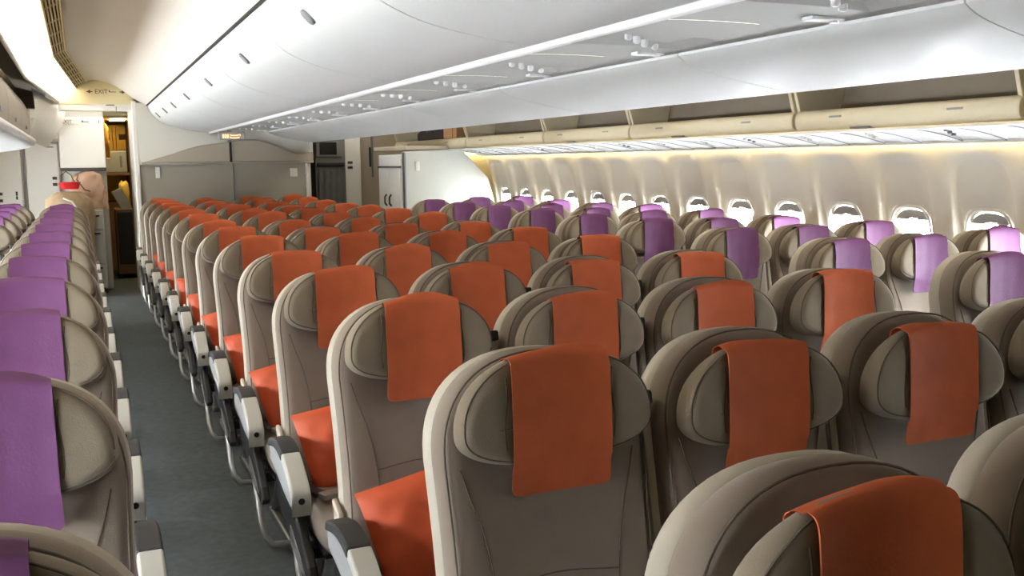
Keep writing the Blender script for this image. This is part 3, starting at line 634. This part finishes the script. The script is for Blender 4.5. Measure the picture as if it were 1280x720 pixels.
def seat_meshes(side):
    """one seat, facing -Y, local origin on the floor below the top of its backrest; side = -1/+1 aisle arm, 0 none"""
    root = bpy.data.objects.new('passenger_seat', None); COL.objects.link(root)
    mb = MB(); mb.puff(back_outline(0.221, 1.148, 0.42), -0.008, 0.085, 0.030, bfront); tilt(mb); br = mb.build('backrest', 'fabric', root)
    mb = MB()
    for s_ in (-1, 1):
        pts = [(s_*0.185, 0.93), (s_*0.172, 0.88), (s_*0.148, 0.80), (s_*0.132, 0.70), (s_*0.128, 0.58), (s_*0.128, 0.46)]
        mb.tube([(x, -0.008+bfront(x, z)-0.001, z) for x, z in smooth_poly(pts, 3)], 0.0016, 5)
    mb.tube([(x, -0.008+bfront(x, 0.7)-0.001, 0.70+0.006*math.cos(x*20)) for x in [lerp(-0.131, 0.131, i/12) for i in range(13)]], 0.0016, 5)
    ol = back_outline(0.2135, 1.1405, 0.428); ring = [(x, -0.006, z) for x, z in ol]; mb.tube(ring+[ring[0]], 0.002, 5, False)
    tilt(mb); mb.build('piping', 'piping', br)
    mb = MB(); mb.puff(back_outline(0.226, 1.150, 0.40), 0.045, 0.112, 0.022, None, None, 4, 3); tilt(mb); bs = mb.build('back_shell', 'shell', root)
    mb = MB(); mb.box((0, 0.112, 0.98), (0.26, 0.016, 0.17), 0.006); tilt(mb); mb.build('screen', 'screen', bs)
    mb = MB(); mb.box((0, 0.122, 0.70), (0.36, 0.02, 0.22), 0.01); tilt(mb); mb.build('tray_table', 'shell', bs)
    # headrest with two ear-shaped lobes
    mb = MB(); mb.puff(sell(56, 0.203, 0.142, 0.074, 2.2, 2.5, 1.004), -0.066, -0.006, 0.024, hfront, None, 6, 4, 1.004); lean(mb); tilt(mb); hr = mb.build('headrest', 'fabric2', root)
    mb = MB()
    for s_ in (-1, 1): mb.tube([(s_*(0.112+0.004*math.sin(i)), -0.066+hfront(0.112, z)-0.0005, z) for i, z in enumerate([lerp(0.965, 1.10, k/6) for k in range(7)])], 0.0016, 5)
    mb.tube([(x, -0.057+hfront(x, z)*0.9, z) for x, z in sell(56, 0.195, 0.135, 0.067, 2.2, 2.5, 1.004)], 0.0016, 5, False)
    lean(mb); tilt(mb); mb.build('piping', 'piping', hr)
    # seat cushion
    ol = sell(48, 0.218, 0.24, 0.24, 5, 5, 0)
    mb = MB(); mb.puff([(x, z) for x, z in ol], -0.075, 0.065, 0.05, lambda X, Z: 0.012*(1-min(1, abs(X)/0.2)**2), None, 5, 4)
    mb.v = [(x, -0.41+z, 0.40-y-0.02*(-z)*0.4) for x, y, z in mb.v]; mb.build('seat_cushion', 'fabric', root)
    # frame and legs
    mb = MB(); mb.box((0, -0.22, 0.33), (0.46, 0.05, 0.05), 0.012); mb.box((0, -0.46, 0.33), (0.46, 0.05, 0.05), 0.012); mb.box((0, -0.36, 0.345), (0.42, 0.42, 0.02), 0.006); mb.build('seat_frame', 'black', root)
    for sx_ in ((-0.12, 0.12) if side else (0.1,)):
        mb = MB(); x = sx_
        mb.tube([(x, -0.46, 0.33), (x, -0.47, 0.03)], 0.016, 8); mb.tube([(x, -0.24, 0.33), (x, -0.02, 0.03)], 0.016, 8); mb.box((x, -0.24, 0.018), (0.04, 0.52, 0.036), 0.01); mb.build('leg', 'steel', root)
    xb = -0.238 if side <= 0 else 0.238; k = -1 if side <= 0 else 1
    mb = MB()
    P = [(xb, -0.26, 0.33), (xb, -0.32, 0.22), (xb, -0.38, 0.12), (xb-k*0.008, -0.41, 0.07), (xb-k*0.035, -0.42, 0.035), (xb-k*0.08, -0.42, 0.028), (-xb*0.9, -0.42, 0.028)]
    mb.tube(P, 0.013, 8); mb.build('baggage_bar', 'chrome', root)
    if side:
        xa = side*0.262
        mb = MB(); body = smooth_poly([(-0.17, 0.545), (-0.17, 0.615), (-0.26, 0.630), (-0.34, 0.626), (-0.42, 0.600), (-0.49, 0.556), (-0.515, 0.525), (-0.510, 0.488), (-0.47, 0.480), (-0.38, 0.495), (-0.28, 0.522)], 2)
        mb.prism(body, 0, xa-0.026, xa+0.026, 0.008); ar = mb.build('armrest', 'armgrey', root)
        def band(a, b, n, th, off=0.0):
            T = smooth_poly([(-0.165, 0.618), (-0.26, 0.638), (-0.34, 0.634), (-0.42, 0.608), (-0.49, 0.566), (-0.522, 0.530), (-0.518, 0.486)], 8)
            L = T[int(a*(len(T)-1)):int(b*(len(T)-1))+1]; return L+[(p[0]+0.01, p[1]-th) for p in L[::-1]]
        mb = MB(); mb.prism(band(0, 0.42, 0, 0.03), 0, xa-0.030, xa+0.030, 0.006); mb.build('armrest_pad', 'armpad', ar)
        mb = MB(); mb.prism(band(0.43, 1.0, 0, 0.03), 0, xa-0.029, xa+0.029, 0.006); tp = mb.build('armrest_tip', 'armtip', ar)
        mb = MB(); mb.tube([(xa, -0.505, 0.512), (xa, -0.526, 0.510)], 0.010, 10); mb.build('recline_button', 'black', ar)
        mb = MB(); xs = xa-side*0.012
        mb.prism([(-0.13, 0.56), (-0.28, 0.525), (-0.40, 0.49), (-0.44, 0.42), (-0.58, 0.325), (-0.615, 0.28), (-0.58, 0.255), (-0.50, 0.265), (-0.30, 0.34), (-0.13, 0.40)], 0, xs-0.016, xs+0.016, 0.008); mb.build('side_panel', 'black', root)
        mb = MB(); mb.prism([(-0.36, 0.385), (-0.50, 0.325), (-0.55, 0.29), (-0.48, 0.285), (-0.36, 0.335)], 0, xs+side*0.014, xs+side*0.020, 0.002); mb.build('side_insert', 'galleyg', root)
        mb = MB(); mb.prism([(-0.02, 0.62), (-0.09, 0.60), (-0.17, 0.46), (-0.15, 0.42), (-0.08, 0.46)], 0, side*0.232-0.008, side*0.232+0.008, 0.005); mb.build('hinge_cover', 'shell', root)
    if side >= 0:     # armrest folded up between this seat and its left neighbour
        mb = MB(); mb.box((-0.2415, 0.045, 0.80), (0.022, 0.055, 0.46), 0.008); tilt(mb); ar = mb.build('folded_armrest', 'shell', root)
        mb = MB(); mb.box((-0.2415, 0.02, 1.02), (0.026, 0.03, 0.03), 0.006); tilt(mb); mb.build('hinge_knob', 'black', ar)
    return root, hr
def cover_mesh(kind, seed):
    R = random.Random(seed); mb = MB(); sk = R.uniform(-0.006, 0.006); ph = R.uniform(0, 6)
    path = smooth_poly([(-0.012, 1.115), (-0.014, 1.144), (-0.033, 1.1515), (-0.053, 1.136), (-0.058, 1.10), (-0.058, 1.04), (-0.057, 0.975), (-0.053, 0.935), (-0.045, 0.91), (-0.038, 0.89), (-0.034, 0.874)], 4)
    rows = []; n = len(path)
    for i, (y, z) in enumerate(path):
        t = i/(n-1); row = []; hw = 0.101+0.003*t
        e = max(0, (t-0.90)/0.10); hw -= 0.020*(1-math.sqrt(max(0, 1-e*e)))
        for j in range(17):
            u = lerp(-1, 1, j/16); x = u*hw+sk*t; env = max(0, min(1, (t-0.12)*4))
            yy = y+(-0.016*min(1, abs(x)/0.125)**2-0.014*min(1.1, abs(x)/0.2)**2)*env*(1 if t < 0.72 else 0.6)
            wr = 0.0025*math.sin(u*5+ph+t*3)*t+0.002*math.sin(u*9-ph)*max(0, t-0.5)*2
            row.append((x, yy-0.001-abs(wr), z+(0.006*math.sin(u*2.2+ph)*(1 if 0.05 < t < 0.25 else 0))-0.016*abs(u)**2.2*max(0, min(1, (0.34-t)/0.12))))
        rows.append(row)
    back = [[(x, y+0.003, z) for x, y, z in r] for r in rows]
    mb.grid(rows); mb.grid(back[::-1]); mb.grid([rows[-1], back[-1]]); mb.grid([[r[0] for r in rows], [r[0] for r in back]]); mb.grid([[r[-1] for r in rows], [r[-1] for r in back]])
    return tilt(lean(mb)).build('headrest_cover', kind)
proto = {s_: seat_meshes(s_) for s_ in (-1, 0, 1)}
covers = {c: [cover_mesh(c, 20+k) for k in range(4)] for c in ('orange', 'purple')}
proto_used = {}
S, P_ = 0.483, 0.813
def place_seat(x, y, side, color, label, group, R, lowered=0.0):
    src, hr = proto[side]
    r = dup(src); r.location = (x, y, 0); r.rotation_euler = (R.uniform(-0.006, 0.006), 0, R.uniform(-0.008, 0.008))
    tag(r, label, 'seat', group)
    h = [c for c in r.children if c.name.startswith('headrest')][0]
    dz = -lowered
    h.location = (0, dz*st, dz*ct)
    c = covers[color][R.randrange(4)].copy(); COL.objects.link(c); c.parent = h
    if color == 'purple' and x > 0: c.location = (R.uniform(-0.004, 0.004), 0, R.uniform(-0.003, 0.003))
    return r
R = random.Random(3)
CX = {'left': -1.5*S, 'second': -0.5*S, 'third': 0.5*S, 'right': 1.5*S}
rowname = ['front', 'second', 'third', 'fourth', 'fifth', 'sixth', 'seventh', 'eighth', 'ninth', 'tenth', 'eleventh', 'twelfth', 'thirteenth', 'last']
for k in range(14):
    y = 0.885+P_*k
    for ci, (cn, x) in enumerate(CX.items()):
        if k == 0 and ci > 1: continue
        pos = {'left': 'left aisle seat', 'second': 'second seat from left', 'third': 'third seat from left', 'right': 'right aisle seat'}[cn]
        low = R.choice((0.0, 0.004, 0.010)) if ci == 0 else R.choice((0.004, 0.012, 0.02, 0.026))
        if (k, ci) in ((1, 1), (1, 2)): low = 0.03
        if (k, ci) == (0, 0): low = 0.026
        place_seat(x, y, {'left': -1, 'right': 1}.get(cn, 0), 'orange', 'beige orange-covered seat, %s of the centre block, %s row from the camera' % (pos, rowname[k] if k < 13 else 'last'), 'orange-covered seats of the centre block', R, low)
for k in range(12):
    y = 1.067+P_*k
    place_seat(-1.695, y, 1, 'purple', 'beige purple-covered seat on the left of the left aisle, %s row from the camera' % (rowname[k] if k else 'nearest'), 'purple-covered seats of the left block', R, R.choice((0.0, 0.006, 0.012)))
for k in range(8, 13):
    y = 1.067+P_*k
    place_seat(-2.178, y, 0, 'purple', 'purple-covered middle seat at the far left edge, %s row from the camera' % rowname[k], 'purple-covered seats of the left block', R, 0.008)
for k in range(2, 11):
    y = 1.055+P_*k
    for nm, x, sd in (('aisle', 1.66, -1), ('middle', 2.143, 0), ('window', 2.626, 0)):
        if k == 2 and nm != 'aisle': continue
        place_seat(x, y, sd, 'purple', 'beige purple-covered %s seat of the right block, %s row from the camera' % (nm, rowname[k-2] if k > 2 else 'nearest') , 'purple-covered seats of the right block', R, R.choice((0.004, 0.012, 0.02)))
def drop(o):
    for c in list(o.children): drop(c)
    bpy.data.objects.remove(o)
for s_ in proto: drop(proto[s_][0])
for c in covers.values():
    for o in c: bpy.data.objects.remove(o)

# seat belts with buckles lying on two seats, pillows on the aisle seats
def pillow_mesh():
    mb = MB(); F = []; B = []; n = 20
    for i in range(n+1):
        v = lerp(-1, 1, i/n); f = []; b = []
        for j in range(n+1):
            u = lerp(-1, 1, j/n); x = 0.178*u*(1-0.07*(1-u*u)-0.045*(1-v*v)*abs(u)); z = 0.136*v*(1-0.045*(1-u*u)*abs(v))
            h = 0.058*(max(0, 1-u**2)*max(0, 1-v**2))**0.42
            wr = 0.007*math.sin(9*u+4*v*v+2*v)*math.sin(5*v+1)*(1-u**4)*(1-v**4)+0.004*math.sin(17*u*v+3*u)*(abs(u)+abs(v))/2*(1-u**6)*(1-v**6)
            f.append((x, -h-wr, z)); b.append((x, h-wr*0.5, z))
        F.append(f); B.append(b)
    mb.grid(F); mb.grid(B[::-1]); return mb.build('pillow', 'pillow')
pm = pillow_mesh()
for k in range(2, 12):
    o = pm if k == 2 else pm.copy()
    if k > 2: COL.objects.link(o)
    y = 0.885+P_*k
    o.location = (-1.5*S-0.03+0.01*R.uniform(-1, 1), y-0.245, 0.60); o.rotation_euler = (-0.33+R.uniform(-0.03, 0.03), -0.16+R.uniform(-0.1, 0.1), 0.05)
    tag(o, 'orange pillow on the left aisle seat of the centre block, %s row from camera' % rowname[k], 'pillow', 'orange pillows on the aisle seats')
for k in (2, 3, 4):
    t = thing('seat_belt', 'grey seat belt with metal buckle on the aisle seat, %s row from the camera' % rowname[k], 'seat belt', (-1.5*S, 0.885+P_*k, 0), 0, 'seat belts on aisle seats')
    mb = MB(); path = smooth_poly([(-0.205, -0.30), (-0.195, -0.38), (-0.175, -0.43)], 4)
    mb.grid([[(x, y, 0.484), (x+0.02, y+0.035, 0.486)] for x, y in path]); mb.grid([[(x, y, 0.487), (x+0.02, y+0.035, 0.489)] for x, y in path][::-1]); mb.build('strap', 'armpad', t)
    mb = MB(); mb.box((-0.155, -0.455, 0.497), (0.065, 0.045, 0.018), 0.005, ('Z', 0.3)); mb.build('buckle', 'silver', t)
